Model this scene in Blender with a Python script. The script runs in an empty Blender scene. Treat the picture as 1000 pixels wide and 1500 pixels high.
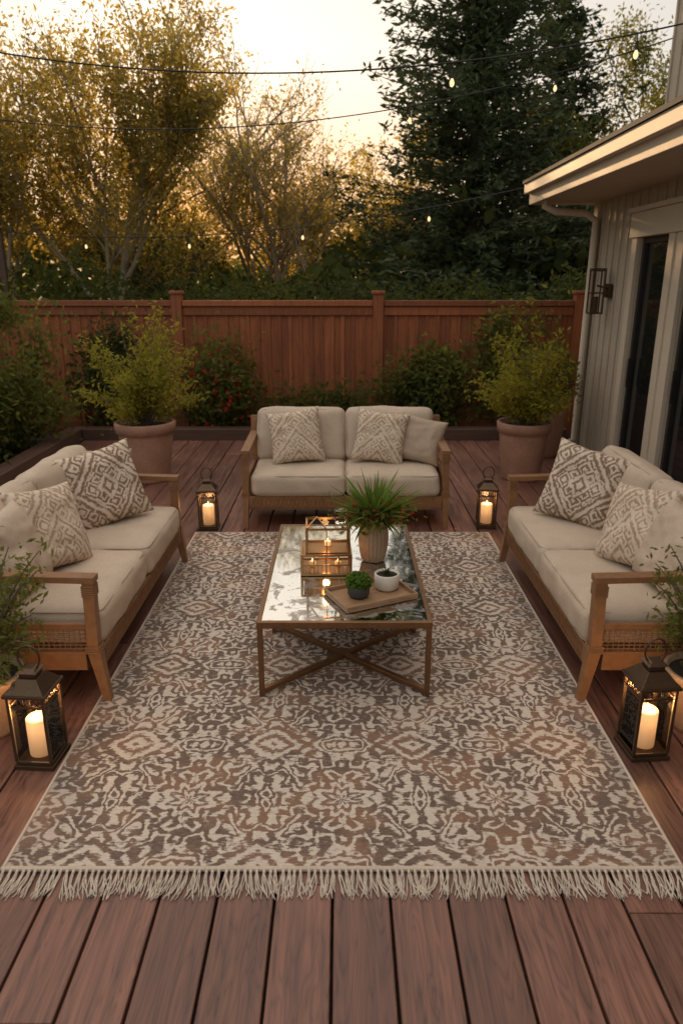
import bpy, bmesh, math, random
import numpy as np
from mathutils import Vector, Matrix, noise, Euler
random.seed(7); rng=np.random.default_rng(7)
R=math.radians
scene=bpy.context.scene
scene.view_settings.view_transform='Standard'
scene.view_settings.look='None'
scene.view_settings.exposure=0

# ---------------------------------------------------------------- materials
class NT:
    def __init__(s,name):
        s.m=bpy.data.materials.new(name); s.m.use_nodes=True
        s.t=s.m.node_tree; s.t.nodes.clear()
        s.out=s.t.nodes.new('ShaderNodeOutputMaterial')
    def n(s,typ,ins=None,**props):
        nd=s.t.nodes.new(typ)
        for k,v in props.items(): setattr(nd,k,v)
        if ins:
            for k,v in ins.items(): s.set(nd,k,v)
        return nd
    def set(s,nd,k,v):
        sock=nd.inputs[k]
        if isinstance(v,bpy.types.NodeSocket): s.t.links.new(v,sock)
        elif isinstance(v,bpy.types.Node): s.t.links.new(v.outputs[0],sock)
        else:
            if isinstance(v,tuple) and len(v)==3 and sock.type=='RGBA': v=(*v,1)
            sock.default_value=v
    def math(s,op,a,b=None,c=None,clamp=False):
        nd=s.n('ShaderNodeMath',operation=op,use_clamp=clamp)
        s.set(nd,0,a)
        if b is not None: s.set(nd,1,b)
        if c is not None: s.set(nd,2,c)
        return nd.outputs[0]
    def mix(s,f,a,b,blend='MIX'):
        nd=s.n('ShaderNodeMix',data_type='RGBA',blend_type=blend)
        s.set(nd,0,f); s.set(nd,6,a); s.set(nd,7,b)
        return nd.outputs[2]
    def coord(s,w='Object'): return s.n('ShaderNodeTexCoord').outputs[w]
    def mapping(s,v,scale=(1,1,1),loc=(0,0,0),rot=(0,0,0)):
        return s.n('ShaderNodeMapping',{'Vector':v,'Scale':scale,'Location':loc,'Rotation':rot}).outputs[0]
    def noise(s,v,scale,detail=3,rough=.5,dist=0):
        return s.n('ShaderNodeTexNoise',{'Vector':v,'Scale':scale,'Detail':detail,'Roughness':rough,'Distortion':dist}).outputs[0]
    def ramp(s,f,a,b):
        return s.n('ShaderNodeMapRange',{'Value':f,'From Min':a,'From Max':b}).outputs[0]
    def bump(s,h,strength=.3,dist=.01):
        return s.n('ShaderNodeBump',{'Height':h,'Strength':strength,'Distance':dist}).outputs[0]
    def bsdf(s,**k):
        nd=s.n('ShaderNodeBsdfPrincipled',{kk.replace('_',' '):v for kk,v in k.items()})
        s.t.links.new(nd.outputs[0],s.out.inputs[0]); return nd
    def island(s): return s.n('ShaderNodeNewGeometry').outputs['Random Per Island']

def simple(name,col,rough=.6,metal=0,var=.25,scale=8,bump=.15,bd=.004):
    t=NT(name); c=t.coord()
    f=t.noise(c,scale,3); f2=t.noise(c,scale*9,2)
    k=t.math('MULTIPLY_ADD',t.math('ADD',f,f2),var*2,1-var*2)
    col2=t.mix(1.0,col,t.n('ShaderNodeCombineColor',{0:k,1:k,2:k}).outputs[0],'MULTIPLY')
    t.bsdf(Base_Color=col2,Roughness=rough,Metallic=metal,Normal=t.bump(f2,bump,bd))
    return t.m

def leafmat(name,a,b,tcol,trans=.4,clump=.9):
    t=NT(name); isl=t.island()
    pos=t.n('ShaderNodeNewGeometry').outputs['Position']
    f=t.ramp(t.noise(pos,clump,1),.35,.65)
    fac=t.math('ADD',t.math('MULTIPLY',f,.55),t.math('MULTIPLY',isl,.45),clamp=True)
    col=t.mix(fac,a,b)
    d=t.n('ShaderNodeBsdfDiffuse',{'Color':col})
    tr=t.n('ShaderNodeBsdfTranslucent',{'Color':t.mix(fac,tuple(x*.7 for x in tcol),tcol)})
    mx=t.n('ShaderNodeMixShader',{0:trans,1:d.outputs[0],2:tr.outputs[0]})
    t.t.links.new(mx.outputs[0],t.out.inputs[0]); return t.m

def wood(name,a,b,axis=1,rough=.55,scale=1.0,island=True,bump=.35):
    t=NT(name); c=t.coord()
    isl=t.island() if island else 0.5
    sc=[42*scale]*3; sc[axis]=1.6*scale
    off=t.n('ShaderNodeCombineXYZ',{0:t.math('MULTIPLY',isl,17.0),1:t.math('MULTIPLY',isl,31.0),2:0.0}).outputs[0]
    v=t.n('ShaderNodeVectorMath',{0:c,1:off},operation='ADD').outputs[0]
    v2=t.mapping(v,tuple(sc))
    g=t.noise(v2,1.0,4,.65,.6)
    sc2=[8*scale]*3; sc2[axis]=.6*scale
    g2=t.noise(t.mapping(v,tuple(sc2)),1.0,2,.5,1.6)
    rings=t.math('POWER',t.math('ABSOLUTE',t.math('SINE',t.math('MULTIPLY',g2,46.0))),.6)
    f=t.math('ADD',t.math('MULTIPLY',t.ramp(g,.36,.64),.55),t.math('MULTIPLY',rings,.45))
    col=t.mix(f,a,b)
    k=t.math('MULTIPLY_ADD',isl,.5,.75)
    col=t.mix(1.0,col,t.n('ShaderNodeCombineColor',{0:k,1:k,2:k}).outputs[0],'MULTIPLY')
    pat=t.ramp(t.noise(c,1.1,2),.35,.7)
    col=t.mix(t.math('MULTIPLY',pat,.35),col,(a[0]*.6,a[1]*.6,a[2]*.6))
    t.bsdf(Base_Color=col,Roughness=t.math('MULTIPLY_ADD',f,.2,rough-.1),Normal=t.bump(g,bump,.004))
    return t.m

def fabric(name,col):
    t=NT(name); c=t.coord()
    w1=t.n('ShaderNodeTexNoise',{'Vector':t.mapping(c,(700,60,60)),'Scale':1.0,'Detail':1}).outputs[0]
    w2=t.n('ShaderNodeTexNoise',{'Vector':t.mapping(c,(60,700,700)),'Scale':1.0,'Detail':1}).outputs[0]
    w=t.math('ADD',w1,w2); big=t.noise(c,5,2)
    f=t.math('ADD',t.math('MULTIPLY',w,.5),t.math('MULTIPLY',big,.4))
    cc=t.mix(t.ramp(f,.5,.95),tuple(x*.72 for x in col),tuple(min(1,x*1.1) for x in col))
    b=t.bsdf(Base_Color=cc,Roughness=.95,Normal=t.bump(w,.35,.002))
    b.inputs['Specular IOR Level'].default_value=.15
    return t.m

def rug_mat():
    t=NT('rug_pattern'); c=t.coord()
    HU,HV=.315,.36
    wob=t.n('ShaderNodeTexNoise',{'Vector':c,'Scale':14.0,'Detail':3})
    sep=t.n('ShaderNodeSeparateXYZ',{0:c})
    x,y=sep.outputs[0],sep.outputs[1]
    sw=t.n('ShaderNodeSeparateColor',{0:wob.outputs[1]})
    x2=t.math('ADD',x,t.math('MULTIPLY',t.math('SUBTRACT',sw.outputs[0],.5),.048))
    y2=t.math('ADD',y,t.math('MULTIPLY',t.math('SUBTRACT',sw.outputs[1],.5),.048))
    u=t.math('PINGPONG',x2,HU); v=t.math('PINGPONG',y2,HV)
    vec=t.n('ShaderNodeCombineXYZ',{0:u,1:v,2:0.3}).outputs[0]
    n1=t.noise(vec,8.0,1.0,.4)
    vines=t.math('SINE',t.math('MULTIPLY',n1,52.0))
    vor=t.n('ShaderNodeTexVoronoi',{'Vector':vec,'Scale':20.0,'Randomness':.9},feature='DISTANCE_TO_EDGE').outputs[0]
    cell=t.math('SUBTRACT',1.0,t.math('MULTIPLY',vor,9.0))
    uu=t.math('SUBTRACT',HU,u); vv=t.math('SUBTRACT',HV,v)
    def rad(a,b,k): return t.math('SQRT',t.math('ADD',t.math('MULTIPLY',a,a),t.math('MULTIPLY',t.math('MULTIPLY',b,b),k)))
    d1=t.math('ADD',rad(u,v,1.4),t.math('MULTIPLY',t.math('COSINE',t.math('MULTIPLY',t.math('ARCTAN2',v,u),8.0)),.018))
    dm=t.math('ADD',uu,t.math('MULTIPLY',vv,1.25))
    d2=t.math('MULTIPLY_ADD',rad(uu,vv,1.0),.2,t.math('MULTIPLY',dm,.62))
    d=t.math('MINIMUM',d1,d2)
    rings=t.math('SINE',t.math('MULTIPLY_ADD',d,98.0,-1.5))
    near=t.math('MULTIPLY',t.ramp(d,.20,.11),.88)
    far=t.math('ADD',t.math('MULTIPLY',vines,.9),t.math('MULTIPLY',cell,.55))
    ringm=t.math('ADD',rings,t.math('MULTIPLY',cell,.45))
    patt=t.math('ADD',t.math('MULTIPLY',far,t.math('SUBTRACT',1.0,near)),t.math('MULTIPLY',ringm,near))
    streak=t.noise(t.mapping(c,(34,120,1)),1.0,4,.74)
    patt=t.math('ADD',patt,t.math('MULTIPLY',t.math('SUBTRACT',streak,.5),4.2))
    wear=t.noise(c,3.0,4,.65)
    patt=t.math('ADD',patt,t.math('MULTIPLY',t.math('SUBTRACT',wear,.5),2.4))
    mask=t.ramp(patt,-.15,.42)
    cn2=t.noise(t.mapping(c,(1,1.4,1),(3,1,0)),3.2,2)
    warm=t.ramp(t.math('ADD',cn2,t.math('MULTIPLY',t.ramp(d2,.14,.03),.12)),.46,.60)
    dark=t.mix(warm,(.118,.083,.068),(.225,.125,.080))
    dark=t.mix(t.math('MULTIPLY',t.ramp(streak,.35,.7),.5),dark,(.33,.245,.185))
    cream=t.mix(t.ramp(streak,.3,.7),(.47,.395,.325),(.68,.595,.50))
    ed=t.ramp(t.math('ABSOLUTE',x),1.0,1.2)
    col=t.mix(mask,dark,cream)
    col=t.mix(t.math('MULTIPLY',ed,t.math('MULTIPLY_ADD',wear,.5,.05)),col,(.15,.115,.098))
    weave=t.noise(t.mapping(c,(260,420,1)),1.0,1)
    b=t.bsdf(Base_Color=col,Roughness=.98,Normal=t.bump(weave,.6,.004))
    b.inputs['Specular IOR Level'].default_value=.1
    return t.m

def pillow_mat(name,kind=0):
    t=NT(name); c=t.coord()
    wob=t.n('ShaderNodeTexNoise',{'Vector':c,'Scale':16.0,'Detail':2})
    sw=t.n('ShaderNodeSeparateColor',{0:wob.outputs[1]})
    sep=t.n('ShaderNodeSeparateXYZ',{0:c})
    x=t.math('ABSOLUTE',t.math('ADD',sep.outputs[0],t.math('MULTIPLY',t.math('SUBTRACT',sw.outputs[0],.5),.035)))
    z=t.math('ADD',sep.outputs[2],t.math('MULTIPLY',t.math('SUBTRACT',sw.outputs[1],.5),.035))
    if kind==0: z=t.math('ABSOLUTE',z)
    d=t.math('ADD',x,t.math('MULTIPLY',z,.85))
    l1=t.math('SINE',t.math('MULTIPLY',d,120.0))
    u=t.math('PINGPONG',x,.055); v=t.math('PINGPONG',z,.055)
    l2=t.math('SINE',t.math('MULTIPLY',t.math('ADD',u,v),170.0))
    band=t.ramp(t.math('SINE',t.math('MULTIPLY',d,36.0)),-.2,.2)
    p=t.math('ADD',t.math('MULTIPLY',l1,band),t.math('MULTIPLY',l2,t.math('SUBTRACT',1.0,band)))
    n=t.noise(c,60,2,.7); n2=t.noise(c,9,2)
    p=t.math('ADD',p,t.math('MULTIPLY',t.math('SUBTRACT',n,.5),4.5))
    p=t.math('ADD',p,t.math('MULTIPLY',t.math('SUBTRACT',n2,.5),2.6))
    m=t.ramp(p,-.7,.35) if kind==0 else t.ramp(p,-1.0,.3)
    col=t.mix(m,(.24,.155,.105) if kind==0 else (.36,.25,.17),(.62,.515,.405))
    b=t.bsdf(Base_Color=col,Roughness=.95,Normal=t.bump(n,.4,.003))
    b.inputs['Specular IOR Level'].default_value=.15
    return t.m

def rattan_mat():
    t=NT('rattan_wood'); c=t.coord()
    s=t.n('ShaderNodeSeparateXYZ',{0:c})
    k=t.math('ADD',t.math('ADD',s.outputs[0],s.outputs[1]),s.outputs[2])
    wv=t.math('ABSOLUTE',t.math('SINE',t.math('MULTIPLY',k,330.0)))
    n=t.noise(c,24,3)
    f=t.math('ADD',t.math('MULTIPLY',wv,.45),t.math('MULTIPLY',n,.55))
    col=t.mix(f,(.085,.035,.015),(.38,.185,.078))
    t.bsdf(Base_Color=col,Roughness=.45,Normal=t.bump(wv,.5,.003)); return t.m

def emis(name,col,st):
    t=NT(name); e=t.n('ShaderNodeEmission',{'Color':col,'Strength':st})
    t.t.links.new(e.outputs[0],t.out.inputs[0]); return t.m
def glass_thin():
    t=NT('thin_glass'); fr=t.n('ShaderNodeFresnel',{'IOR':1.25})
    a=t.n('ShaderNodeBsdfTransparent',{'Color':(.95,.94,.91)}); g=t.n('ShaderNodeBsdfGlossy',{'Color':(1,1,1),'Roughness':.03})
    mx=t.n('ShaderNodeMixShader',{0:fr.outputs[0],1:a.outputs[0],2:g.outputs[0]})
    t.t.links.new(mx.outputs[0],t.out.inputs[0]); return t.m
def mirror_mat():
    t=NT('antique_mirror_glass'); c=t.coord()
    n=t.noise(c,7,4,.65,.6); m=t.ramp(n,.54,.60); n2=t.noise(c,40,2)
    col=t.mix(t.math('MULTIPLY',m,.75),(.72,.75,.75),(.16,.10,.06))
    t.bsdf(Base_Color=col,Metallic=t.math('SUBTRACT',1.0,t.math('MULTIPLY',m,.6)),
           Roughness=t.math('MULTIPLY_ADD',t.math('ADD',m,n2),.10,.0)); return t.m
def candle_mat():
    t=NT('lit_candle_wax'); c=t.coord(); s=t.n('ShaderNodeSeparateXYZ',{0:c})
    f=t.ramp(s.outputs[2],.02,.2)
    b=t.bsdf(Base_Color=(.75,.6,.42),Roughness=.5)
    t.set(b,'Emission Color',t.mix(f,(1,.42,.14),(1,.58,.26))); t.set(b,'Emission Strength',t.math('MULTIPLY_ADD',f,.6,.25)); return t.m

M={}
M['deck']=wood('deck_wood',(.052,.020,.014),(.26,.118,.080),1,.42)
M['trimwood']=wood('dark_trim_wood',(.06,.03,.02),(.13,.07,.047),0,.55)
M['fence']=wood('cedar_fence_wood',(.15,.040,.014),(.38,.118,.040),2,.7)
M['rattan']=rattan_mat()
M['fabric']=fabric('beige_fabric',(.58,.465,.355)); M['fabric2']=fabric('taupe_fabric',(.46,.35,.26))
M['pipe']=fabric('piping_fabric',(.47,.37,.28))
M['rug']=rug_mat(); M['hem']=fabric('cream_hem',(.60,.50,.40)); M['fringe']=simple('fringe_cotton',(.57,.485,.395),.95,0,.25,20)
M['pil0']=pillow_mat('patterned_pillow_fabric',0); M['pil1']=pillow_mat('embroidered_pillow_fabric',1)
M['metal']=simple('dark_bronze_lantern_metal',(.10,.062,.037),.38,.75,.3,10)
M['bronze']=simple('bronze_metal',(.21,.115,.058),.36,.85,.3,14)
M['brass']=simple('brass_metal',(.38,.21,.088),.3,.9,.3,14)
M['glass']=glass_thin(); M['mirror']=mirror_mat(); M['candle']=candle_mat(); M['flame']=emis('flame',(1,.6,.22),8)
M['bulb']=emis('warm_bulb',(1,.68,.34),1.7); M['wire']=simple('black_wire',(.02,.02,.02),.6)
M['terra']=simple('terracotta_clay',(.38,.21,.14),.8,0,.3,6,.3)
M['soil']=simple('soil',(.035,.024,.016),.95,0,.4,20,.8,.02)
M['siding']=simple('beige_siding',(.47,.39,.295),.75,0,.12,3,.2); M['trim']=simple('cream_trim',(.60,.50,.385),.65,0,.08,4,.1)
M['roof']=simple('dark_roof_shingle',(.05,.045,.045),.85,0,.3,12,.5)
M['blackframe']=simple('black_door_frame',(.025,.02,.018),.4,0,.1)
M['grass']=simple('grass_ground',(.045,.055,.022),.95,0,.4,3,.8,.05)
M['bark']=simple('tree_bark',(.13,.10,.07),.9,0,.35,9,.8,.02); M['barkl']=simple('pale_bark',(.32,.25,.17),.85,0,.3,9,.6,.02)
M['vase']=simple('brown_vase_ceramic',(.33,.22,.14),.55,0,.25,12,.3); M['wpot']=simple('white_ceramic',(.62,.56,.48),.5,0,.1)
M['bpot']=simple('dark_ceramic',(.05,.05,.05),.5,0,.2); M['tray']=wood('tray_wood',(.20,.105,.05),(.42,.25,.13),0,.5,1,False)
M['gold']=leafmat('golden_leaves',(.070,.076,.024),(.215,.180,.050),(.75,.55,.11),.50,.7)
M['green']=leafmat('green_leaves',(.045,.060,.022),(.120,.140,.040),(.38,.36,.07),.4)
M['dark']=leafmat('dark_leaves',(.026,.038,.016),(.085,.100,.034),(.18,.19,.04),.3)
M['con']=leafmat('conifer_needles',(.030,.047,.026),(.108,.128,.066),(.08,.11,.04),.2,1.6)
M['potl']=leafmat('yellow_green_leaves',(.135,.145,.020),(.36,.30,.05),(.50,.44,.06),.4,4)
M['spike']=leafmat('spiky_leaves',(.05,.11,.022),(.19,.26,.05),(.2,.3,.04),.25,5)
M['red']=leafmat('red_flowers',(.25,.02,.02),(.45,.05,.03),(.5,.05,.03),.3,5)
gl=NT('door_glass'); gb=gl.bsdf(Base_Color=(.012,.012,.013),Roughness=.04); M['dglass']=gl.m

# ---------------------------------------------------------------- mesh builder
def empty(name,loc=(0,0,0),rz=0):
    e=bpy.data.objects.new(name,None); e.location=loc; e.rotation_euler=(0,0,rz); e.empty_display_size=.1
    scene.collection.objects.link(e); return e
class MB:
    def __init__(s): s.v=[];s.f=[];s.mi=[]
    def add(s,v,f,mi=0):
        o=len(s.v); s.v+= [tuple(p) for p in v]; s.f+=[tuple(i+o for i in q) for q in f]; s.mi+=[mi]*len(f)
    def box(s,x0,x1,y0,y1,z0,z1,mi=0,T=None):
        v=[(x,y,z) for z in (z0,z1) for y in (y0,y1) for x in (x0,x1)]
        if T: v=[T@Vector(p) for p in v]
        s.add(v,[(0,2,3,1),(4,5,7,6),(0,1,5,4),(2,6,7,3),(0,4,6,2),(1,3,7,5)],mi)
    def beam(s,p0,p1,w,h,mi=0,w1=None,h1=None,up=(0,0,1)):
        p0=Vector(p0);p1=Vector(p1);d=(p1-p0).normalized();u=Vector(up)
        if abs(d.dot(u))>.95:u=Vector((0,1,0))
        sd=d.cross(u).normalized();u=sd.cross(d)
        w1=w1 or w;h1=h1 or h;v=[]
        for p,a,b in ((p0,w,h),(p1,w1,h1)):
            for i,j in ((-1,-1),(1,-1),(1,1),(-1,1)): v.append(p+sd*(i*a/2)+u*(j*b/2))
        s.add(v,[(0,1,2,3),(7,6,5,4),(0,4,5,1),(1,5,6,2),(2,6,7,3),(3,7,4,0)],mi)
    def tube(s,pts,rad,n=6,mi=0,cap=True):
        pts=[Vector(p) for p in pts]
        if not hasattr(rad,'__len__'): rad=[rad]*len(pts)
        v=[];f=[];pu=None
        for i,p in enumerate(pts):
            d=(pts[min(i+1,len(pts)-1)]-pts[max(i-1,0)])
            d=d.normalized() if d.length>1e-9 else Vector((0,0,1))
            u=Vector((1,0,0)) if pu is None else pu
            if abs(d.dot(u))>.95 and pu is None: u=Vector((0,1,0))
            a=(u-d*u.dot(d)).normalized();pu=a;b=d.cross(a)
            for k in range(n):
                t=2*math.pi*k/n; v.append(p+(a*math.cos(t)+b*math.sin(t))*rad[i])
        for i in range(len(pts)-1):
            for k in range(n):
                f.append((i*n+k,i*n+(k+1)%n,(i+1)*n+(k+1)%n,(i+1)*n+k))
        if cap: f.append(tuple(range(n-1,-1,-1))); f.append(tuple((len(pts)-1)*n+k for k in range(n)))
        s.add(v,f,mi)
    def lathe(s,prof,c=(0,0,0),n=32,mi=0,rib=0,nr=0):
        v=[];f=[]
        for r,z in prof:
            for k in range(n):
                t=2*math.pi*k/n; rr=r*(1+rib*math.cos(nr*t)); v.append((c[0]+rr*math.cos(t),c[1]+rr*math.sin(t),c[2]+z))
        for i in range(len(prof)-1):
            for k in range(n): f.append((i*n+k,i*n+(k+1)%n,(i+1)*n+(k+1)%n,(i+1)*n+k))
        f.append(tuple(range(n-1,-1,-1))); f.append(tuple((len(prof)-1)*n+k for k in range(n)))
        s.add(v,f,mi)
    def build(s,name,mats,parent=None,bevel=0,smooth=False,seg=2):
        me=bpy.data.meshes.new(name); me.from_pydata(s.v,[],s.f)
        for m in mats: me.materials.append(m)
        me.polygons.foreach_set('material_index',s.mi)
        if smooth: me.polygons.foreach_set('use_smooth',[True]*len(s.f))
        me.update(); o=bpy.data.objects.new(name,me); scene.collection.objects.link(o)
        if parent: o.parent=parent
        if bevel:
            b=o.modifiers.new('b','BEVEL'); b.width=bevel;b.segments=seg;b.limit_method='ANGLE'
        return o

def leaf_obj(name,C,size,mat,parent=None,aspect=.45,D=None,jit=.35):
    C=np.asarray(C,float);N=len(C)
    d=rng.normal(size=(N,3))
    if D is not None: d=np.asarray(D)+rng.normal(size=(N,3))*jit
    d/=np.linalg.norm(d,axis=1,keepdims=True)+1e-9
    s=np.cross(d,rng.normal(size=(N,3)))
    s/=np.linalg.norm(s,axis=1,keepdims=True)+1e-9
    L=(size*(.6+.8*rng.random(N)))[:,None]; W=L*aspect
    V=np.stack([C-d*L/2,C+s*W/2-d*L*.05,C+d*L/2,C-s*W/2-d*L*.05],1).reshape(-1,3)
    me=bpy.data.meshes.new(name); me.vertices.add(4*N); me.vertices.foreach_set('co',V.ravel())
    me.loops.add(4*N); me.loops.foreach_set('vertex_index',np.arange(4*N,dtype=np.int32))
    me.polygons.add(N); me.polygons.foreach_set('loop_start',np.arange(0,4*N,4,dtype=np.int32))
    me.update(calc_edges=True); me.materials.append(mat)
    o=bpy.data.objects.new(name,me); scene.collection.objects.link(o)
    if parent:o.parent=parent
    return o

# ---------------------------------------------------------------- trees
def tree(name,base,H,W,seed,nleaf,ls,mat,bark,trunks=1,cs=.3,levels=4,lean=0,low=.35,tr=.09,pw=2):
    rd=random.Random(seed); segs=[];tips=[]
    def grow(p,d,L,r,lv):
        n=4;pts=[p.copy()];q=p.copy();dd=d.copy()
        for i in range(n):
            dd=(dd+Vector((rd.gauss(0,.13),rd.gauss(0,.13),rd.gauss(0,.08)+.05))).normalized()
            q=q+dd*(L/n);pts.append(q.copy())
        segs.append((pts,[r*(1-.45*i/n) for i in range(n+1)],lv))
        if lv>=levels-1: tips.append(pts)
        if lv>=levels: return
        k=rd.choice([3,4,4]) if lv>0 else 6
        for j in range(k):
            t=(low+(1-low)*(j+rd.random())/k) if lv==0 else .3+.7*(j+rd.random())/k
            ii=min(int(t*n),n-1); a=pts[ii].lerp(pts[ii+1],t*n-ii)
            ax=rd.uniform(0,6.28); up=.75 if lv==0 else .45
            nd=(dd*.7+Vector((math.cos(ax),math.sin(ax),up*rd.uniform(.2,1.2)))*.8).normalized()
            grow(a,nd,L*rd.uniform(.5,.72)*(1.15-.4*t if lv==0 else 1),r*.5,lv+1)
        grow(q,dd,L*.6,r*.5,lv+1)
    for k in range(trunks):
        a=rd.uniform(0,6.28); s=.0 if trunks==1 else .3
        grow(Vector((math.cos(a)*s,math.sin(a)*s,0)),Vector((math.cos(a)*s*.7+lean,math.sin(a)*s*.5,1)).normalized(),3,tr,0)
    A=np.array([p for t in tips for p in t]);zm=np.percentile(A[:,2],98.5)
    w=np.percentile(A[:,0],97)-np.percentile(A[:,0],3)
    sx=W/w;sz=H/zm
    e=empty(name,base); b=MB()
    for pts,rr,lv in segs:
        b.tube([(p.x*sx,p.y*sx,p.z*sz) for p in pts],rr,6 if lv<2 else 4,0,False)
    b.build('trunk_and_limbs',[bark],e,0,True)
    T=np.array([[[p.x*sx,p.y*sx,p.z*sz] for p in t] for t in tips])
    wgt=rng.random(len(T))**pw+.08; wgt/=wgt.sum()
    idx=rng.choice(len(T),nleaf,p=wgt); k=rng.integers(0,4,nleaf); f=rng.random(nleaf)[:,None]
    P=T[idx,k]*(1-f)+T[idx,k+1]*f+rng.normal(size=(nleaf,3))*cs*(.25+.75*rng.random((nleaf,1)))
    P=P[P[:,2]>.3]
    leaf_obj('foliage',P,ls,mat,e)
    return e

def conifer(name,base,H,W,seed,mat,lv=70,nb=9,per=11,ls=.17,ex=.62):
    rd=np.random.default_rng(seed); e=empty(name,base); b=MB()
    b.tube([(0,0,0),(.05,0,H*.5),(0,0,H)],[.2,.11,.01],8,0,False)
    P=[];D=[]
    for i in range(lv):
        t=(i+rd.random())/lv; z0=H*(.03+.97*t)
        for j in range(nb):
            if rd.random()<.12: continue
            a=rd.uniform(0,6.283); z=z0+rd.normal()*.12
            lob=1+.6*noise.noise(Vector((math.cos(a)*1.5,math.sin(a)*1.5,z*1.2+seed)))
            Lb=(W/2*(1-t)**ex*rd.uniform(.5,1.2)+.12)*lob
            if t<.15: Lb*=.8+.2*t/.15
            up=.45+.7*t+rd.normal()*.12; pts=[]
            for s in np.linspace(0,1,6):
                pts.append((math.cos(a)*Lb*s,math.sin(a)*Lb*s,z+Lb*(up*.45*s-.36*s*s+.18*s**4)))
            b.tube(pts,[.022*(1-.8*s) for s in np.linspace(0,1,6)],4,0,False)
            n=int(per*Lb/.5)+6
            s=rd.random(n)**.6; side=rd.normal(size=n)*.19*(1.15-s)*min(Lb,1.6)
            x=Lb*s; zz=z+Lb*(up*.45*s-.36*s*s+.18*s**4)-abs(side)*.2+rd.normal(size=n)*.07
            ca,sa=math.cos(a),math.sin(a)
            P.append(np.stack([ca*x-sa*side,sa*x+ca*side,zz],1))
            sg=np.sign(side)*.8
            D.append(np.stack([ca-sa*sg,sa+ca*sg,.1+0*sg],1))
    b.build('trunk_and_limbs',[M['bark']],e,0,True)
    leaf_obj('needles',np.concatenate(P),ls,mat,e,.30,np.concatenate(D),.6)
    return e

def bush(name,c,r,n,ls,mat,k=40,stems=True,parent=None,extra=None,sig=.16,fol='foliage'):
    e=parent or empty(name,c); b=MB(); C=[]
    while len(C)<k:
        p=rng.uniform(-1,1,3)
        if np.linalg.norm(p)<1: C.append(p*np.array(r)+np.array([0,0,r[2]]))
    C=np.array(C)
    if stems:
        for p in C:
            m=Vector((p[0]*.35,p[1]*.35,p[2]*.5)); b.tube([(p[0]*.08,p[1]*.08,-.05),m,Vector(p)],[.012,.008,.003],4,0,False)
        b.build('stems',[M['bark']],e,0,True)
    w=rng.random(k)+.15;w/=w.sum(); i=rng.choice(k,n,p=w)
    s=sig*(.6+.8*rng.random((k,1)))
    P=C[i]+rng.normal(size=(n,3))*s[i]*np.minimum(1,np.array(r)/.5)
    P[:,2]=np.maximum(P[:,2],.02)
    leaf_obj(fol,P,ls,mat,e)
    if extra:
        i=rng.choice(k,extra[1]); Q=C[i]+rng.normal(size=(extra[1],3))*.12
        Q[:,2]=np.maximum(Q[:,2],.05)
        leaf_obj('flowers',Q,extra[2],extra[0],e,.9)
    return e

# ---------------------------------------------------------------- ground, deck
b=MB(); b.add([(-300,-100,-.35),(300,-100,-.35),(300,500,-.35),(-300,500,-.35)],[(0,1,2,3)]); b.build('ground',[M['grass']])
deck=empty('wooden_deck')
b=MB(); x=-3.43+.0; bw=.2
while x<3.02:
    y=-2.6-random.random()*1.5
    while y<9.4:
        L=random.choice([3.6,4.2,4.8]); y1=min(y+L,9.4)
        b.box(x+.004,x+bw-.006,y+.0015,y1-.0015,-.032,random.uniform(-.0015,.001))
        y=y1
    x+=bw
b.build('boards',[M['deck']],deck,.004,False,2)
b=MB(); b.box(-3.45,3.04,-4,9.4,-.34,-.045); b.build('deck_frame',[M['soil']],deck)
b=MB(); b.box(-3.45,3.0,9.41,9.62,-.3,.15); b.box(-3.68,-3.46,5.4,9.62,-.3,.15)
b.build('raised_edge',[M['trimwood']],deck,.008)
b=MB(); b.box(-9,9,9.64,10.1,-.34,-.06);b.box(-9,-3.7,-4,9.63,-.34,-.07); b.build('garden_soil',[M['soil']])

# fence
fe=empty('cedar_fence',(0,10.2,0)); b=MB(); x=-11
while x<5.5:
    w=.145; b.box(x,x+w-.004,-.012+random.uniform(-.002,.002),.01,-.2,1.70+random.uniform(-.003,.003))
    b.box(x+w-.026,x+w+.022,-.03,-.0125,-.15,1.66)
    x+=w
b.build('pickets',[M['fence']],fe,.003)
b=MB()
for px in (-10.46,-7.72,-4.98,-2.24,.5,3.24): b.box(px-.07,px+.07,-.10,.05,-.3,1.86); b.box(px-.09,px+.09,-.12,.07,1.86,1.90)
for k in range(5):
    x0=-10.46+2.74*k+.075; x1=x0+2.59
    b.box(x0,x1,-.075,.04,1.70,1.775); b.box(x0,x1,-.05,-.031,1.58,1.69); b.box(x0,x1,-.05,-.031,0,.13)
b.build('posts_and_cap',[M['fence']],fe,.006)

# ---------------------------------------------------------------- house
ho=empty('beige_house',(3.05,0,0))
WY0,WY1=-4.0,9.2
ops=[(7.05,7.8),(4.3,6.72)]; zt=2.45; zb=.14; top=2.92
b=MB()
for a,c in ((WY0,4.3),(6.72,7.05),(7.8,WY1)): b.box(0,.15,a,c,-.3,top)
for a,c in ops: b.box(0,.15,a,c,zt,top); b.box(0,.15,a,c,-.3,zb)
b.box(.15,8,WY1-.15,WY1,-.3,top); b.box(7.9,8,WY0,WY1-.15,-.3,top); b.box(.15,7.9,WY0,WY0+.15,-.3,top)
b.box(.151,7.9,WY0+.15,WY1-.15,-.25,-.2)
y=WY1-.02
while y>WY0:
    inside=[o for o in ops if o[0]-.16<y<o[1]+.16]
    if inside: b.box(-.016,-.001,y-.018,y+.018,zt+.3,top-.02)
    elif not (6.6<y<7.2): b.box(-.016,-.001,y-.018,y+.018,-.3,top-.02)
    y-=.205
b.build('siding_walls',[M['siding']],ho,.002)
b=MB()
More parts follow.
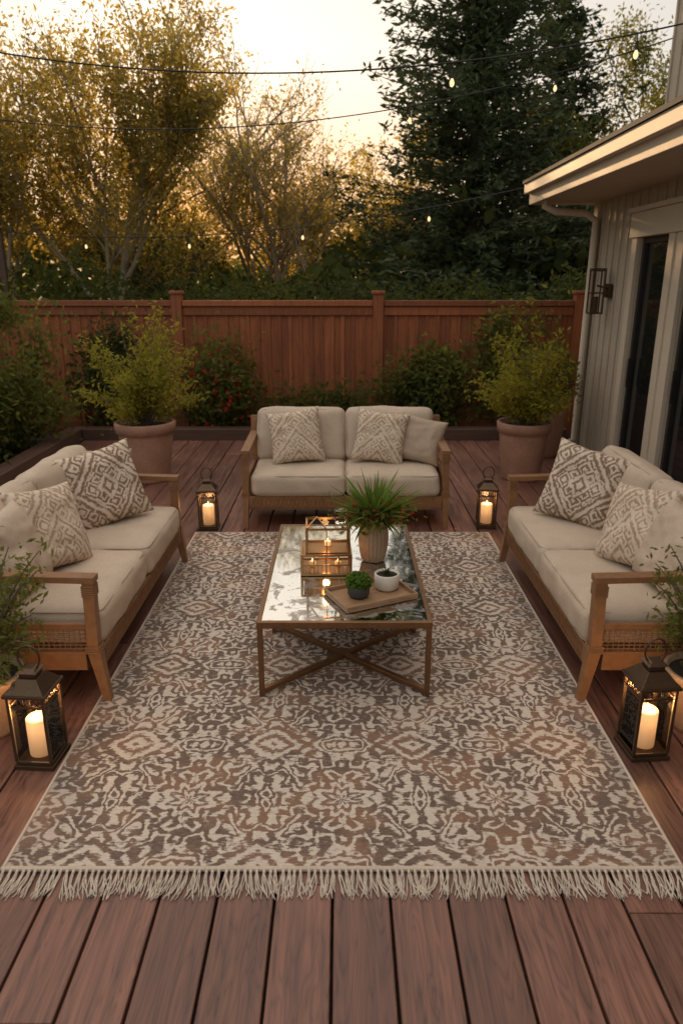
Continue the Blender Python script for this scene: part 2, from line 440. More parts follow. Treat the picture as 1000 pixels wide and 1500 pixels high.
for a,c in ((7.05,7.8),(4.3,6.72)):
    b.box(-.045,-.002,c+.001,c+.13,-.05,zt+.0); b.box(-.045,-.002,a-.13,a-.001,-.05,zt)
b.box(-.06,-.002,4.1,7.98,zt+.001,zt+.24); b.box(-.085,-.002,4.05,8.03,zt+.242,zt+.29)
b.box(-.03,-.002,6.852,6.918,-.05,zt)
b.box(-.05,-.002,WY1-.12,WY1+.02,-.3,top-.002)
b.build('window_trim',[M['trim']],ho,.004)
b=MB()
def door(a,c,n):
    b.box(.02,.10,a+.001,a+.05,zb,zt);b.box(.02,.10,c-.05,c-.001,zb,zt);b.box(.02,.10,a+.05,c-.05,zt-.06,zt-.001);b.box(.02,.10,a+.05,c-.05,zb+.001,zb+.09)
    for i in range(1,n): m=a+(c-a)*i/n; b.box(.015,.095,m-.04,m+.04,zb+.09,zt-.06)
    b.box(.05,.06,a+.05,c-.05,zb+.09,zt-.06,1)
    b.beam((-.01,c-.09,.95),(-.01,c-.09,1.25),.02,.02)
door(7.05,7.8,1); door(4.3,6.72,2)
b.build('sliding_doors',[M['blackframe'],M['dglass']],ho,.003)
ex=-.76
b=MB()
b.box(ex,.0,WY0,WY1+.15,2.92,2.945,0); b.box(ex-.03,ex-.001,WY0,WY1+.15,2.90,3.12,0); b.box(ex-.03,.15,WY1+.151,WY1+.18,2.90,3.12,0)
b.box(ex-.10,ex-.031,WY0,WY1+.18,3.02,3.13,0)
b.build('eave_fascia_and_gutter',[M['trim']],ho,.005)
b=MB()
def slab(p,th,mi=0):
    n=len(p); v=[Vector(q) for q in p]+[Vector(q)+Vector((0,0,th)) for q in p]
    b.add(v,[tuple(range(n-1,-1,-1)),tuple(range(n,2*n))]+[(i,(i+1)%n,n+(i+1)%n,n+i) for i in range(n)],mi)
slab([(ex-.12,WY0,3.131),(.3,WY0,3.48),(.3,WY1+.2,3.48),(ex-.12,WY1+.2,3.131)],.035)
slab([(.3,WY0,3.48),(8.2,WY0,4.0),(8.2,WY1+.2,4.0),(.3,WY1+.2,3.48)],.035)
slab([(-.15,WY0,5.75),(3,WY0,6.6),(6.5,WY0,5.75),(6.5,8.6,5.75),(3,8.6,6.6),(-.15,8.6,5.75)],.06)
b.build('roof',[M['roof']],ho)
b=MB(); b.box(.28,6,WY0+.2,8.3,3.3,5.74)
y=8.28
while y>WY0: b.box(.264,.279,y-.018,y+.018,3.4,5.7); y-=.205
b.build('upper_storey',[M['siding']],ho)
b=MB(); b.tube([(-.68,9.05,3.0),(-.68,9.05,2.86),(-.55,9.05,2.80),(-.2,9.05,2.78),(-.07,9.05,2.70),(-.07,9.05,2.5),(-.07,9.05,.1),(-.16,9.05,.04)],.042,10)
b.build('downspout',[M['trim']],ho,0,True)
b=MB(); b.box(-.05,-.017,8.42,8.56,1.85,2.0); b.beam((-.05,8.49,1.95),(-.17,8.49,1.98),.02,.02)
for i in (-1,1):
    for j in (-1,1): b.beam((-.17+i*.065,8.49+j*.065,1.68),(-.17+i*.065,8.49+j*.065,2.14),.016,.016)
for z in (1.68,1.9,2.14):
    for i in (-1,1):
        b.box(-.17+i*.065-.01,-.17+i*.065+.01,8.42,8.56,z-.008,z+.008); b.box(-.235,-.105,8.49+i*.065-.01,8.49+i*.065+.01,z-.009,z+.007)
b.box(-.245,-.095,8.415,8.565,2.15,2.165); b.tube([(-.17,8.49,1.69),(-.17,8.49,1.86)],.03,10)
b.build('wall_sconce',[M['metal']],ho,.002)

# ---------------------------------------------------------------- rug
ru=empty('area_rug',(0.005,3.88,0))
b=MB(); nx,ny=60,80; vs=[];fs=[]
for j in range(ny+1):
    for i in range(nx+1):
        X=-1.225+2.45*i/nx;Y=-1.80+3.62*j/ny
        ez=.0025*noise.noise(Vector((X*2.2,Y*2.2,0)))
        vs.append((X,Y,.012+ez))
for j in range(ny):
    for i in range(nx): a=j*(nx+1)+i; fs.append((a,a+1,a+nx+2,a+nx+1))
b.add(vs,fs); b.box(-1.225,1.225,-1.80,1.82,.002,.008)
b.build('pile',[M['rug']],ru,0,True)
b=MB(); b.box(-1.237,1.237,-1.816,-1.799,.003,.018); b.box(-1.237,-1.224,-1.798,1.82,.003,.016); b.box(1.224,1.237,-1.798,1.82,.003,.016); b.box(-1.237,1.237,1.821,1.830,.003,.015)
b.build('hem',[M['hem']],ru,.005)
b=MB(); n=108
for i in range(n):
    X=-1.23+2.46*(i+.5)/n+random.gauss(0,.002); sk=random.gauss(0,.014)+.03*noise.noise(Vector((X*4,0,0)))
    TL=random.uniform(.9,1.05)
    for k in range(5):
        o=(k-2)*.0021; e2=sk+random.gauss(0,.011); L=.120*TL*random.uniform(.80,1.08); pts=[]
        ph=random.uniform(0,6)
        for s in (0,.12,.3,.5,.7,.88,1):
            pts.append((X+o*(.6 if s<.2 else .6+2.0*s)+e2*s*s+.0045*math.sin(ph+s*7)*s,-1.814-L*s,.012-.006*min(1,s*2)+.003*math.sin(s*9+ph)*(s>.1)))
        b.tube(pts,[.0021]*6+[.0010],4,0,False)
    b.tube([(X,-1.815,.012),(X+sk*.05,-1.830,.012)],.0058,6)
b.build('fringe',[M['fringe']],ru,0,True)

# ---------------------------------------------------------------- soft goods
def cushion(name,w,d,h,mat,parent,loc,rot=(0,0,0),r=.05,puff=.025,seed=0,pipe=True):
    N=26; bm=bmesh.new(); bmesh.ops.create_cube(bm,size=2)
    bmesh.ops.subdivide_edges(bm,edges=bm.edges[:],cuts=N-1,use_grid_fill=True)
    hw,hd,hh=w/2,d/2,h/2
    for v in bm.verts:
        p=v.co.copy(); q=[]
        for a,s in zip(p,(hw,hd,hh)): q.append(math.copysign(1-(1-abs(a))**1.35,a)*s)
        q=Vector(q); inn=Vector([max(-s+r,min(s-r,a)) for a,s in zip(q,(hw,hd,hh))])
        dl=q-inn
        if dl.length>1e-6: q=inn+dl.normalized()*r
        X,Y,Z=q.x/hw,q.y/hd,q.z/hh
        q.z+=puff*Z*(1-X**4)*(1-Y**4); q.y+=puff*.5*Y*(1-X**4)*(1-Z*Z); q.x+=puff*.4*X*(1-Y**4)*(1-Z*Z)
        nz=noise.noise(Vector((q.x*5+seed*7,q.y*5,q.z*5)))*.012+noise.noise(Vector((q.x*13+seed,q.y*13,q.z*13)))*.006
        q+=q.normalized()*nz; v.co=q
    me=bpy.data.meshes.new(name); bm.to_mesh(me); bm.free(); me.materials.append(mat)
    me.polygons.foreach_set('use_smooth',[True]*len(me.polygons))
    o=bpy.data.objects.new(name,me); scene.collection.objects.link(o); o.parent=parent; o.location=loc; o.rotation_euler=rot
    if pipe:
        for sz in (1,-1):
            pts=[];k=r*.30;rr=r*1.1
            for cx,cy,a0 in ((1,1,0),(-1,1,90),(-1,-1,180),(1,-1,270)):
                for a in range(0,91,18):
                    t=R(a0+a); pts.append((cx*(hw-k-rr)+rr*math.cos(t)+0,cy*(hd-k-rr)+rr*math.sin(t),sz*(hh-k*.9)))
            pts.append(pts[0]); b=MB(); b.tube(pts,.0055,6,0,False)
            po=b.build('piping',[M['pipe']],parent,0,True); po.location=loc; po.rotation_euler=rot
    return o

def pillow(s,th,mat,parent,loc,rot,seed=0,name='throw_pillow'):
    N=30; V=[];F=[]
    for side in (1,-1):
        for j in range(N+1):
            for i in range(N+1):
                a=-1+2*i/N; c=-1+2*j/N
                a=math.sin(a*math.pi/2)*.35+a*.65; c=math.sin(c*math.pi/2)*.35+c*.65
                pin=1-.085*(1-c*c)*abs(a)**3; pin2=1-.085*(1-a*a)*abs(c)**3
                t=((1-a**4)*(1-c**4)); t=max(t,0)**.6
                sag=noise.noise(Vector((a*1.8+seed*5,c*1.8,side)))*.022*t+noise.noise(Vector((a*4.5+seed*5,c*4.5,side)))*.012*t
                V.append((a*s/2*pin,-side*(th/2*t)+sag,c*s/2*pin2*(1-.03*a*(seed%3-1))))
    n2=(N+1)**2
    for j in range(N):
        for i in range(N):
            q=j*(N+1)+i; F.append((q,q+1,q+N+2,q+N+1)); F.append((n2+q,n2+q+N+1,n2+q+N+2,n2+q+1))
    me=bpy.data.meshes.new(name); me.from_pydata(V,[],F); me.materials.append(mat)
    bm=bmesh.new(); bm.from_mesh(me); bmesh.ops.remove_doubles(bm,verts=bm.verts[:],dist=.0005); bm.to_mesh(me); bm.free()
    me.polygons.foreach_set('use_smooth',[True]*len(me.polygons))
    o=bpy.data.objects.new(name,me); scene.collection.objects.link(o); o.parent=parent;o.location=loc;o.rotation_euler=rot
    return o

def sofa(loc,rz,L,seed):
    e=empty('outdoor_loveseat',loc,rz); h=L/2; f=-.41; bk=.41; b=MB()
    for s in (-1,1):
        x=s*(h-.03)
        b.beam((x+s*.005,f+.005,0.0),(x,f+.05,.30),.040,.040,0,.060,.062)
        b.beam((x,f+.05,.29),(x-s*.01,f+.045,.655),.056,.056,0)
        b.beam((x,bk-.02,0.0),(x,bk-.06,.30),.042,.042,0,.06,.06)
        b.beam((x,bk-.06,.29),(x,bk-.0,.84),.055,.055,0)
        b.beam((x-s*.01,f+.01,.668),(x-s*.005,bk-.02,.69),.070,.032,0)
        b.beam((x,f+.09,.235),(x,bk-.08,.235),.045,.10,0)
        b.beam((x,f+.08,.42),(x,bk-.06,.42),.028,.028,0)
        for i in range(24): 
            yy=f+.09+i*.0265; b.tube([(x,yy,.28),(x,yy,.41)],.0035,4)
        for k in range(6): zz=.295+k*.021; b.tube([(x+s*.004,f+.08,zz),(x+s*.004,bk-.08,zz)],.0035,4)
    b.beam((-h+.06,f+.045,.235),(h-.06,f+.045,.235),.05,.10,0)
    b.beam((-h+.05,f+.05,.175),(h-.05,f+.05,.175),.035,.022,0)
    b.beam((-h+.06,bk-.06,.235),(h-.06,bk-.06,.235),.045,.10,0)
    b.beam((-h+.05,bk-.005,.80),(h-.05,bk-.005,.80),.05,.06,0)
    for i in range(int(L/.09)):
        xx=-h+.08+i*.09; b.beam((xx,bk-.05,.28),(xx,bk-.01,.78),.02,.012)
    n=int((L-.16)/.035)
    for i in range(n):
        xx=-h+.08+i*.035
        b.tube([(xx,f+.017,.19),(xx+.03,f+.0165,.28)],.003,4); b.tube([(xx+.03,f+.0185,.19),(xx,f+.0175,.28)],.003,4)
    b.box(-h+.05,h-.05,f+.07,bk-.08,.262,.282)
    for s in (-1,1):
        x=s*(h-.03)
        for z in (.585,.597,.609,.621,.633): b.tube([(x-s*.01+.031*c,f+.046+.030*d,z) for c,d in ((-1,-1),(1,-1),(1,1),(-1,1),(-1,-1))],.005,5)
        for z in (.285,.295,.305,.315): b.tube([(x+.033*c,f+.05+.033*d,z) for c,d in ((-1,-1),(1,-1),(1,1),(-1,1),(-1,-1))],.005,5)
    b.build('frame',[M['rattan']],e,.006)
    cw=(L-.15)/2
    for s in (-1,1):
        cushion('seat_cushion',cw-.008,.73,.19,M['fabric'],e,(s*cw/2,-.035+random.uniform(-.006,.006),.378),(0,0,0),.05,.018,seed+s)
        cushion('back_cushion',cw-.012,.47,.17,M['fabric'],e,(s*cw/2,.27,.69),(R(90-13),0,R(random.uniform(-1,1))),.055,.03,seed+3+s,True)
    return e

ls=sofa((-1.585,4.12,0),R(90),1.93,1); rs=sofa((1.615,4.12,0),R(-90),1.93,5); bs=sofa((.035,6.24,0),0,1.76,9)
def pil(par,x,y,z,s,yaw,lean,roll,mat,seed,th=.17):
    E=(Matrix.Rotation(R(yaw),3,'Z')@Matrix.Rotation(R(-lean),3,'X')@Matrix.Rotation(R(roll),3,'Y')).to_euler()
    pillow(s,th,mat,par,(x,y,z),E,seed)
pil(ls,.50,.00,.725,.53,-52,20,-9,M['pil0'],1); pil(ls,.76,.10,.70,.44,-62,14,4,M['fabric2'],2)
pil(ls,-.30,.06,.71,.49,-20,24,9,M['pil1'],3);   pil(ls,-.66,.12,.69,.46,-8,20,-5,M['fabric'],4)
pil(rs,-.50,.00,.725,.53,52,20,9,M['pil0'],5);  pil(rs,-.78,.13,.70,.44,60,14,4,M['fabric2'],6)
pil(rs,.28,.06,.71,.49,20,24,-9,M['pil1'],7);   pil(rs,.62,.12,.69,.46,8,20,5,M['fabric'],8)
pil(bs,-.44,.04,.715,.48,7,20,-6,M['pil1'],9);  pil(bs,.31,.04,.71,.47,-6,20,7,M['pil1'],10); pil(bs,.67,.05,.68,.42,-20,22,8,M['fabric2'],11)

# ---------------------------------------------------------------- coffee table
ct=empty('coffee_table',(.015,3.935,0)); b=MB(); w=.435; d=.745; T=.436
b.box(-w,w,-d,-d+.024,T-.035,T); b.box(-w,w,d-.024,d,T-.035,T); b.box(-w,-w+.024,-d+.024,d-.024,T-.035,T); b.box(w-.024,w,-d+.024,d-.024,T-.035,T)
for s in (-1,1):
    for y in (-d+.015,-.03,d-.015): b.box(s*(w-.015)-.0135,s*(w-.015)+.0135,y-.0135,y+.0135,.014,T-.036)
b.beam((-w+.028,-.03,.06),(w-.028,-.03,.06),.02,.022)
for y0,y1 in ((-d+.02,-.045),(-.015,d-.02)):
    b.beam((-w+.015,y0,.04),(w-.015,y1,.075),.03,.026); b.beam((w-.015,y0,.041),(-w+.015,y1,.077),.03,.026)
b.build('frame',[M['bronze']],ct,.003)
b=MB(); b.box(-w+.0245,w-.0245,-d+.0245,d-.0245,T-.012,T-.003); b.build('mirror_top',[M['mirror']],ct)
Z=T+.001
gb=empty('glass_candle_lantern',(-.09,3.90,Z),R(2)); b=MB()
def cage(x0,x1,y0,y1,z0,z1,t=.009):
    for x in (x0,x1):
        for y in (y0,y1): b.box(x-t/2,x+t/2,y-t/2,y+t/2,z0,z1)
    for z in (z0,z1):
        for y in (y0,y1): b.box(x0,x1,y-t*.45,y+t*.45,z-t*.45,z+t*.45)
        for x in (x0,x1): b.box(x-t*.47,x+t*.47,y0,y1,z-t*.4,z+t*.4)
cage(-.14,.14,-.12,.12,.006,.12,.013); cage(-.11,.13,-.10,.10,.127,.27,.012)
for k in range(1,4): b.box(-.14+.07*k-.004,-.14+.07*k+.004,-.123,-.117,.01,.12)
for k in range(1,12): b.box(-.14+.0233*k-.0015,-.14+.0233*k+.0015,-.122,-.118,.01,.06)
b.box(-.14,.14,-.1222,-.1178,.057,.063)
b.box(-.14,.14,-.12,.12,.0,.005); b.box(-.13,.13,-.11,.11,.121,.124)
b.box(.0,.006,-.103,-.097,.13,.265); b.beam((-.11,-.10,.275),(-.05,0,.31),.007,.007); b.beam((.0,-.10,.275),(-.05,0,.311),.007,.007);b.beam((-.11,.10,.275),(-.05,0,.312),.007,.007)
b.build('brass_frame',[M['brass']],gb)
b=MB()
b.box(-.137,.137,-.1195,-.1185,.01,.118); b.box(-.137,.137,.1185,.1195,.01,.118); b.box(-.107,.127,-.0995,-.0985,.131,.266); b.box(-.107,.127,.0985,.0995,.131,.266)
b.lathe([(.034,.0),(.037,.03),(.037,.075),(.034,.075)],(.085,0,.276),20)
b.build('glass_panes',[M['glass']],gb)
b=MB()
cand=((-.08,.03,.008,.02),(.07,.02,.008,.02),(.01,.03,.128,.025))
for cx,cy,cz,hh in cand: b.lathe([(.019,0),(.019,hh),(.004,hh)],(cx,cy,cz),16)
b.build('tealights',[M['candle']],gb,0,False)
b=MB()
for cx,cy,cz,hh in cand: b.lathe([(.001,-.006),(.0030,.002),(.002,.007),(.0005,.013)],(cx,cy,cz+hh+.006),8)
b.build('flames',[M['flame']],gb,0,True)
def plight(p,e,par,r=.02,c=(1,.52,.2)):
    l=bpy.data.lights.new('candle_light','POINT'); l.energy=e; l.color=c; l.shadow_soft_size=r
    o=bpy.data.objects.new('candle_light',l); scene.collection.objects.link(o); o.parent=par; o.location=p
plight((0,0,.09),.50,gb); plight((0,0,.21),.45,gb)
vp=empty('vase_with_spiky_plant',(.19,4.02,Z)); b=MB()
b.lathe([(.056,0),(.070,.012),(.080,.06),(.087,.12),(.087,.17),(.080,.215),(.070,.24),(.066,.25),(.068,.262),(.060,.262),(.056,.22)],(0,0,0),96,0,.03,22)
b.build('ribbed_vase',[M['vase']],vp,0,True)
def blades(par,n,c,Lr,wd,mat,elev=(15,85),droop=.5,name='blades'):
    b=MB()
    for i in range(n):
        a=random.uniform(0,6.283); el=R(random.uniform(*elev)); L=random.uniform(*Lr); w=wd*random.uniform(.7,1.2)
        dx,dy=math.cos(a),math.sin(a); vs=[];fs=[]; K=7
        x=0;z=0;ang=el
        for k in range(K):
            s=k/(K-1); ww=w*(math.sin(min(1,s*2+.25)*math.pi/2))*(1-s**2.2)+.0006
            vs+=[(c[0]+dx*x-dy*ww,c[1]+dy*x+dx*ww,c[2]+z+ww*.5),(c[0]+dx*x,c[1]+dy*x,c[2]+z),(c[0]+dx*x+dy*ww,c[1]+dy*x-dx*ww,c[2]+z+ww*.5)]
            x+=math.cos(ang)*L/K; z+=math.sin(ang)*L/K; ang-=droop/K*(1.3-math.sin(el))*2
            if k<K-1:
                q=k*3; fs+=[(q,q+1,q+4,q+3),(q+1,q+2,q+5,q+4)]
        b.add(vs,fs)
    return b.build(name,[mat],par,0,True)
blades(vp,45,(0,0,.25),(.22,.38),.013,M['spike'],(45,88),.15)
blades(vp,50,(0,0,.25),(.32,.46),.013,M['spike'],(24,50),.22,'outer_blades')
blades(vp,45,(0,0,.25),(.18,.30),.014,M['spike'],(5,40),.5,'lower_leaves')
P=rng.normal(size=(800,3))*[.095,.095,.03]+[0,0,.30]; leaf_obj('fern_leaves',P,.04,M['green'],vp)
P=rng.normal(size=(100,3))*[.10,.07,.025]+[0,-.05,.31]; leaf_obj('flowers',P,.024,M['red'],vp,.8)
tr=empty('wooden_tray',(.155,3.50,Z),R(26)); b=MB()
b.box(-.21,.21,-.14,.14,0,.010); b.box(-.21,.21,-.14,-.130,.0101,.032); b.box(-.21,.21,.130,.14,.0101,.032); b.box(-.21,-.200,-.1299,.1299,.0101,.032); b.box(.200,.21,-.1299,.1299,.0101,.032)
b.build('tray',[M['tray']],tr,.003)
sp=empty('succulent_pot',(.09,3.47,Z+.011)); b=MB(); b.lathe([(.045,0),(.058,.02),(.06,.065),(.056,.07),(.052,.07),(.05,.055)],(0,0,0),28); b.build('pot',[M['bpot']],sp,0,True)
P=rng.normal(size=(1500,3)); P/=np.linalg.norm(P,axis=1,keepdims=True); P*=[.066,.066,.05]; P*=(.75+.3*rng.random((1500,1))); P+=[0,0,.085]; leaf_obj('leaves',P,.017,M['spike'],sp,.6)
wp=empty('white_plant_pot',(.245,3.58,Z+.011)); b=MB(); b.lathe([(.055,0),(.066,.012),(.068,.085),(.064,.088),(.060,.088),(.059,.075)],(0,0,0),32); b.build('pot',[M['wpot']],wp,0,True)
b=MB(); b.lathe([(.055,.06),(.0585,.076)],(0,0,0),20); b.build('soil',[M['soil']],wp); blades(wp,22,(0,0,.076),(.03,.08),.006,M['dark'],(10,85),.5)

# ---------------------------------------------------------------- lanterns
def lantern(loc,rz,s=1.0,pw=1.2):
    e=empty('candle_lantern',loc,rz); b=MB(); w=.077*s; H=.355*s; pt=.0065
    b.box(-w-.012,w+.012,-w-.012,w+.012,.0,.020); b.box(-w-.003,w+.003,-w-.003,w+.003,.0205,.036)
    for i in (-1,1):
        for j in (-1,1): b.box(i*w-pt,i*w+pt,j*w-pt,j*w+pt,.0365,H)
        b.box(-w+.01,w-.01,i*w-.005,i*w+.005,H-.05,H-.042)
        b.box(i*w-.005,i*w+.005,-w+.01,w-.01,H-.05,H-.042)
        for k in range(5):
            t=-w+.018+k*(2*w-.036)/4
            b.tube([(t+.012*math.cos(a),i*w,H-.022+.016*math.sin(a)) for a in np.linspace(0,6.283,9)],.0024,4,0,False)
            b.tube([(i*w,t+.012*math.cos(a),H-.022+.016*math.sin(a)) for a in np.linspace(0,6.283,9)],.0024,4,0,False)
    W=w+.016
    b.box(-W,W,-W,W,H,H+.014)
    def fr(z0,z1,a,c):
        v=[(i*a,j*a,z0) for i,j in ((-1,-1),(1,-1),(1,1),(-1,1))]+[(i*c,j*c,z1) for i,j in ((-1,-1),(1,-1),(1,1),(-1,1))]
        b.add(v,[(3,2,1,0),(4,5,6,7)]+[(k,(k+1)%4,4+(k+1)%4,4+k) for k in range(4)])
    fr(H+.0145,H+.070*s,W-.006,w*.55); fr(H+.0702*s,H+.095*s,w*.45,w*.45); fr(H+.0955*s,H+.11*s,w*.6,w*.3)
    zc=H+.150*s
    b.tube([(.048*s*math.cos(a),0,zc+.058*s*math.sin(a)) for a in np.linspace(0,6.283,25)],.0048,6,0,False)
    b.build('metal_frame',[M['metal']],e,.002)
    b=MB()
    for i in (-1,1): b.box(-w+.007,w-.007,i*w-.001,i*w+.001,.037,H-.052); b.box(i*w-.001,i*w+.001,-w+.007,w-.007,.037,H-.052)
    b.build('glass_panes',[M['glass']],e)
    b=MB(); r=.050*s; ch=.18*s
    b.lathe([(r,0),(r+.001,.01),(r,ch-.006),(r-.005,ch),(r-.014,ch-.004),(.003,ch-.012)],(0,0,0),28)
    o=b.build('candle',[M['candle']],e,0,True); o.location=(0,0,.037)
    b=MB(); b.lathe([(.001,-.012),(.007,.002),(.005,.014),(.0008,.030)],(0,0,.037+ch),10); b.build('flame',[M['flame']],e,0,True)
    plight((0,0,.06+ch+.03),pw,e,.03)
lantern((-1.335,2.72,0),R(-4),1.0,2.4); lantern((1.365,2.78,0),R(5),1.0,2.4)
lantern((-1.14,5.86,0),R(4),.95,2.0); lantern((1.25,5.90,0),R(-6),.95,2.0)

# ---------------------------------------------------------------- potted plants
def planter(name,loc,r,h,ph,pw,n,mat,ls=.055,k=60,pm='terra'):
    e=empty(name,loc); b=MB()
    b.lathe([(r*.68,0),(r*.72,.02),(r*.9,h*.78),(r*.92,h*.83),(r*1.0,h*.84),(r*1.02,h*.98),(r*.99,h),(r*.9,h),(r*.88,h*.9)],(0,0,0),40)
    b.build('clay_pot',[M[pm]],e,0,True)
    b=MB(); b.lathe([(r*.80,h*.86),(r*.87,h*.91)],(0,0,0),30); b.build('soil',[M['soil']],e)
    b=MB();P=[]
    for i in range(k):
        a=random.uniform(0,6.283); q=random.random()**.6; hh=ph*random.uniform(.3,1)*(1-.25*q); rr=pw*q*random.uniform(.6,1.2)
        pts=[]
        for s in np.linspace(0,1,6): pts.append((math.cos(a)*(rr*s**1.3+.05*s),math.sin(a)*(rr*s**1.3+.05*s),h*.88+hh*s-(.16*q*s**3)))
        b.tube(pts,[.009-.007*s for s in np.linspace(0,1,6)],4,0,False)
        pts=np.array(pts); m=int(n/k*random.uniform(.3,1.7)); t=rng.random(m)*3.4+1.6; i0=np.minimum(t.astype(int),4); f=(t-i0)[:,None]
        P.append(pts[i0]*(1-f)+pts[i0+1]*f+rng.normal(size=(m,3))*.042)
    b.build('stems',[M['bark']],e,0,True); leaf_obj('foliage',np.concatenate(P),ls,mat,e,.35)
    return e
planter('potted_shrub',(-2.06,7.45,0),.31,.63,1.42,.76,7500,M['potl'],.055,60)
planter('potted_shrub',(1.93,7.50,0),.28,.62,1.34,.54,6500,M['potl'],.055,54)
planter('potted_shrub',(2.45,8.6,0),.28,.75,.9,.4,4000,M['green'])
planter('potted_shrub',(-1.66,2.95,0),.17,.30,1.0,.32,2600,M['green'],.04,34,'vase')
planter('potted_shrub',(1.70,2.98,0),.17,.30,1.0,.26,2000,M['green'],.04,28,'vase')

bush('flowering_shrub',(-1.55,9.85,-.1),(.60,.25,.70),3800,.085,M['green'],32,extra=(M['red'],300,.06))
bush('climbing_shrub',(-.2,9.85,-.1),(.75,.22,.36),2800,.08,M['green'],34)
bush('climbing_shrub',(1.05,9.85,-.1),(.80,.25,.62),4200,.085,M['green'],38)
bush('climbing_shrub',(2.3,9.9,-.1),(.5,.22,.95),3000,.085,M['green'],28)
bush('garden_shrub',(-4.3,8.6,-.2),(1.0,.9,1.05),10000,.09,M['green'],60)
bush('garden_shrub',(-4.6,7.0,-.2),(.95,.9,.85),9000,.09,M['dark'],60)
bush('garden_shrub',(-3.1,9.85,-.1),(.5,.22,.75),3000,.085,M['dark'],36)
bush('garden_shrub',(-4.1,5.5,-.2),(.6,.8,.6),6000,.08,M['dark'],60)

# ---------------------------------------------------------------- trees
tree('deciduous_tree',(-4.7,13.2,-.3),6.6,5.2,11,52000,.082,M['gold'],M['barkl'],2,.22,4,pw=1.3)
tree('deciduous_tree',(-7.0,13.8,-.3),7.0,5.0,12,38000,.095,M['green'],M['bark'],2,.26,4,pw=1.2)
tree('deciduous_tree',(-3.7,16.5,-.3),5.2,3.4,13,18000,.09,M['gold'],M['bark'],1,.24,4)
tree('slender_tree',(-1.9,17.5,-.3),6.7,3.0,14,11000,.09,M['gold'],M['barkl'],2,.18,4)
tree('deciduous_tree',(-.6,21,-.3),5.8,5.0,15,22000,.11,M['gold'],M['bark'],1,.30,4)
conifer('conifer_tree',(2.75,16.5,-.3),9.0,6.2,21,M['con'],84,11,15,.17)
conifer('conifer_tree',(4.9,18.5,-.3),8.3,5.0,22,M['con'],60,10,12,.18)
tree('deciduous_tree',(6.6,18,-.3),7.4,3.6,16,36000,.10,M['green'],M['bark'],1,.30,4,pw=1.0)
n=48000; X=rng.uniform(-26,22,n); k=rng.random(n)
Y=15+rng.random(n)*14
hgt=np.array([2.8+1.3*noise.noise(Vector((x*.35,y*.3,3)))+1.0*noise.noise(Vector((x*1.1,y*.9,7)))-.9*math.exp(-((x/y+.12)/.13)**2) for x,y in zip(X,Y)])+ (Y-15)*.06
leaf_obj('background_trees',np.stack([X,Y,hgt*(1-(k**1.7))],1),.28,M['dark'],None,.6)
n=34000; X=rng.uniform(-11,6,n); Y=11.3+rng.random(n)*2
hgt=np.array([2.05+.7*noise.noise(Vector((x*.6,y*.6,9)))+.6*noise.noise(Vector((x*2,y*2,2))) for x,y in zip(X,Y)])
leaf_obj('hedge',np.stack([X,Y,hgt*rng.random(n)**.6-.1],1),.095,M['dark'],None,.5)

# ---------------------------------------------------------------- string lights
sl=empty('string_lights'); bw_=MB(); bb=MB(); bc=MB()
def wire(P0,P1,sag,step=.75,ph=.3,drop=.11):
    P0=Vector(P0);P1=Vector(P1);pts=[]
    for i in range(41):
        t=i/40; p=P0.lerp(P1,t); p.z-=sag*4*t*(1-t); pts.append(p)
    bw_.tube(pts,.0065,5,0,False); L=(P1-P0).length; s=ph
    while s<L:
        t=s/L; p=P0.lerp(P1,t); p.z-=sag*4*t*(1-t)
        bw_.tube([p,p-Vector((0,0,drop*.5))],.004,4); bc.tube([p-Vector((0,0,drop*.45)),p-Vector((0,0,drop))],.012,8)
        bb.lathe([(.008,0),(.015,-.016),(.019,-.032),(.013,-.050),(.004,-.058)],(p.x,p.y,p.z-drop),12); s+=step
wire((-4.7,7,4.25),(3.36,6.0,4.0),.52,1.35,5.6)
wire((-5.1,9.5,4.0),(3.33,8.3,4.35),.50,1.5,5.9)
wire((-5.2,12,2.75),(3.3,9.35,3.35),.35,1.75,1.4)
bw_.build('wires',[M['wire']],sl,0,True); bb.build('bulbs',[M['bulb']],sl,0,True); bc.build('sockets',[M['wire']],sl)
for p,h in (((-4.7,7,-.3),4.6),((-5.1,9.5,-.3),4.4),((-5.35,12,-.3),3.1)):
    e=empty('wooden_post',p); b=MB(); b.beam((0,0,0),(0,0,h),.09,.09); b.box(-.055,.055,-.055,.055,h,h+.02); b.build('post',[M['trimwood']],e,.006)

# ---------------------------------------------------------------- world, sun, camera
az,el=R(-10),R(10); dirv=Vector((math.sin(az)*math.cos(el),math.cos(az)*math.cos(el),math.sin(el)))
w=bpy.data.worlds.new("World"); scene.world=w; w.use_nodes=True; nt=w.node_tree; nt.nodes.clear()
def N(t,**k):
    n=nt.nodes.new(t)
    for a,v in k.items(): setattr(n,a,v)
    return n
def MT(op,a,b=None,c=None,clamp=False):
    n=N('ShaderNodeMath',operation=op,use_clamp=clamp)
    for i,v in enumerate((a,b,c)):
        if v is None: continue
        if isinstance(v,bpy.types.NodeSocket): nt.links.new(v,n.inputs[i])
        else: n.inputs[i].default_value=v
    return n.outputs[0]
sky=N('ShaderNodeTexSky'); sky.sky_type='NISHITA'; sky.sun_disc=False
sky.sun_elevation=el; sky.sun_rotation=az; sky.air_density=1.0; sky.dust_density=2.5; sky.ozone_density=1.0
gm=N('ShaderNodeGamma'); gm.inputs[1].default_value=.30; nt.links.new(sky.outputs[0],gm.inputs[0])
tc=N('ShaderNodeTexCoord'); sp_=N('ShaderNodeSeparateXYZ'); nt.links.new(tc.outputs['Generated'],sp_.inputs[0])
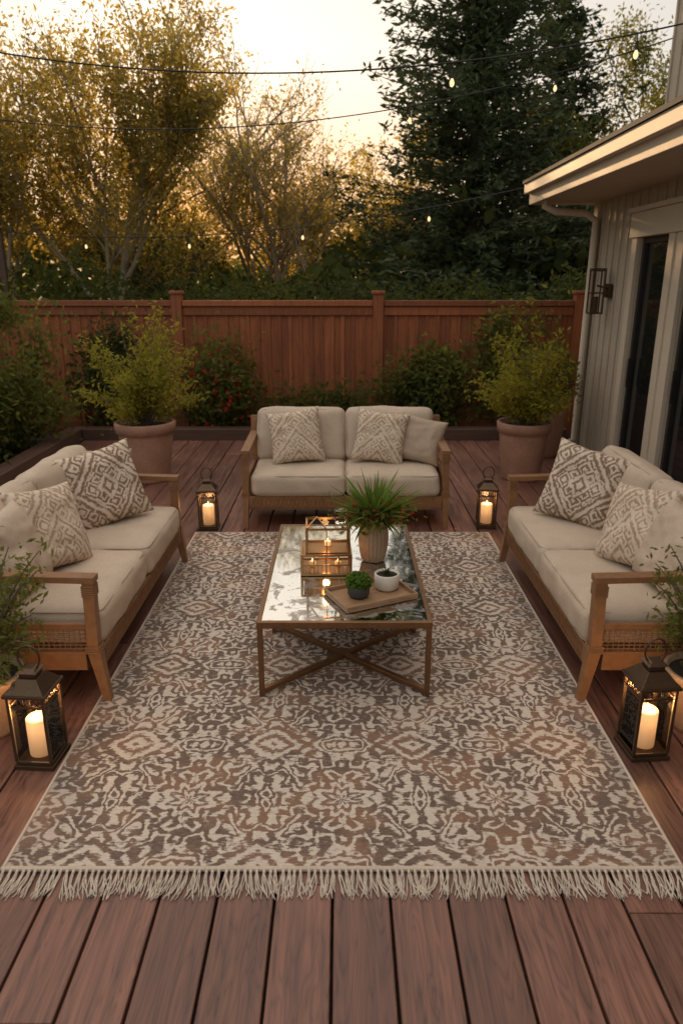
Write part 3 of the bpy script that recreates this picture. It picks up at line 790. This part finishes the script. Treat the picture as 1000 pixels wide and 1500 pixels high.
tf=N('ShaderNodeMapRange'); tf.inputs['From Min'].default_value=.38; tf.inputs['From Max'].default_value=.9; nt.links.new(sp_.outputs[2],tf.inputs[0])
tint_and_fill=N('ShaderNodeMix',data_type='RGBA'); nt.links.new(tf.outputs[0],tint_and_fill.inputs[0]); tint_and_fill.inputs[6].default_value=(1.05,.985,.92,1); tint_and_fill.inputs[7].default_value=(3.20,2.60,2.10,1)  # mild tint low down; unseen upper sky brightened as added fill for front faces
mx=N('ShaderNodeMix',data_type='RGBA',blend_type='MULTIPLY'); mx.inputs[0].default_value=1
nt.links.new(gm.outputs[0],mx.inputs[6]); nt.links.new(tint_and_fill.outputs[2],mx.inputs[7])
dp=N('ShaderNodeVectorMath',operation='DOT_PRODUCT'); nt.links.new(tc.outputs['Generated'],dp.inputs[0])
dp.inputs[1].default_value=Vector((math.sin(R(-9)),math.cos(R(-9)),math.sin(R(5)))).normalized()
glow=MT('POWER',MT('MAXIMUM',dp.outputs['Value'],0.0),22.0)
lowz=N('ShaderNodeMapRange'); lowz.inputs['From Min'].default_value=.26; lowz.inputs['From Max'].default_value=.07; nt.links.new(sp_.outputs[2],lowz.inputs[0])
gf=MT('MULTIPLY',MT('MULTIPLY',glow,lowz.outputs[0]),1.1,None,True)
gmx=N('ShaderNodeMix',data_type='RGBA',blend_type='MIX'); nt.links.new(gf,gmx.inputs[0]); nt.links.new(mx.outputs[2],gmx.inputs[6]); gmx.inputs[7].default_value=(3.2,1.60,.62,1)
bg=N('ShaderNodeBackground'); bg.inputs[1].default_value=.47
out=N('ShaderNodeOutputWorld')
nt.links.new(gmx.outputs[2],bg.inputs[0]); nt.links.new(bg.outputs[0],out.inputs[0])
sd=bpy.data.lights.new('sun','SUN'); sd.energy=5.0; sd.angle=R(.8); sd.color=(1,.62,.30)
so=bpy.data.objects.new('sun',sd); scene.collection.objects.link(so)
so.rotation_euler=dirv.to_track_quat('Z','Y').to_euler()
cd=bpy.data.cameras.new('camera'); co=bpy.data.objects.new('camera',cd); scene.collection.objects.link(co)
co.location=(0,0,2.04); co.rotation_euler=(R(90-17.94),0,0); cd.lens=25.2; cd.sensor_width=36; cd.sensor_fit='AUTO'; cd.clip_end=2000; cd.clip_start=.05
cd.dof.use_dof=True; cd.dof.focus_distance=4.0; cd.dof.aperture_fstop=2.4
scene.camera=co
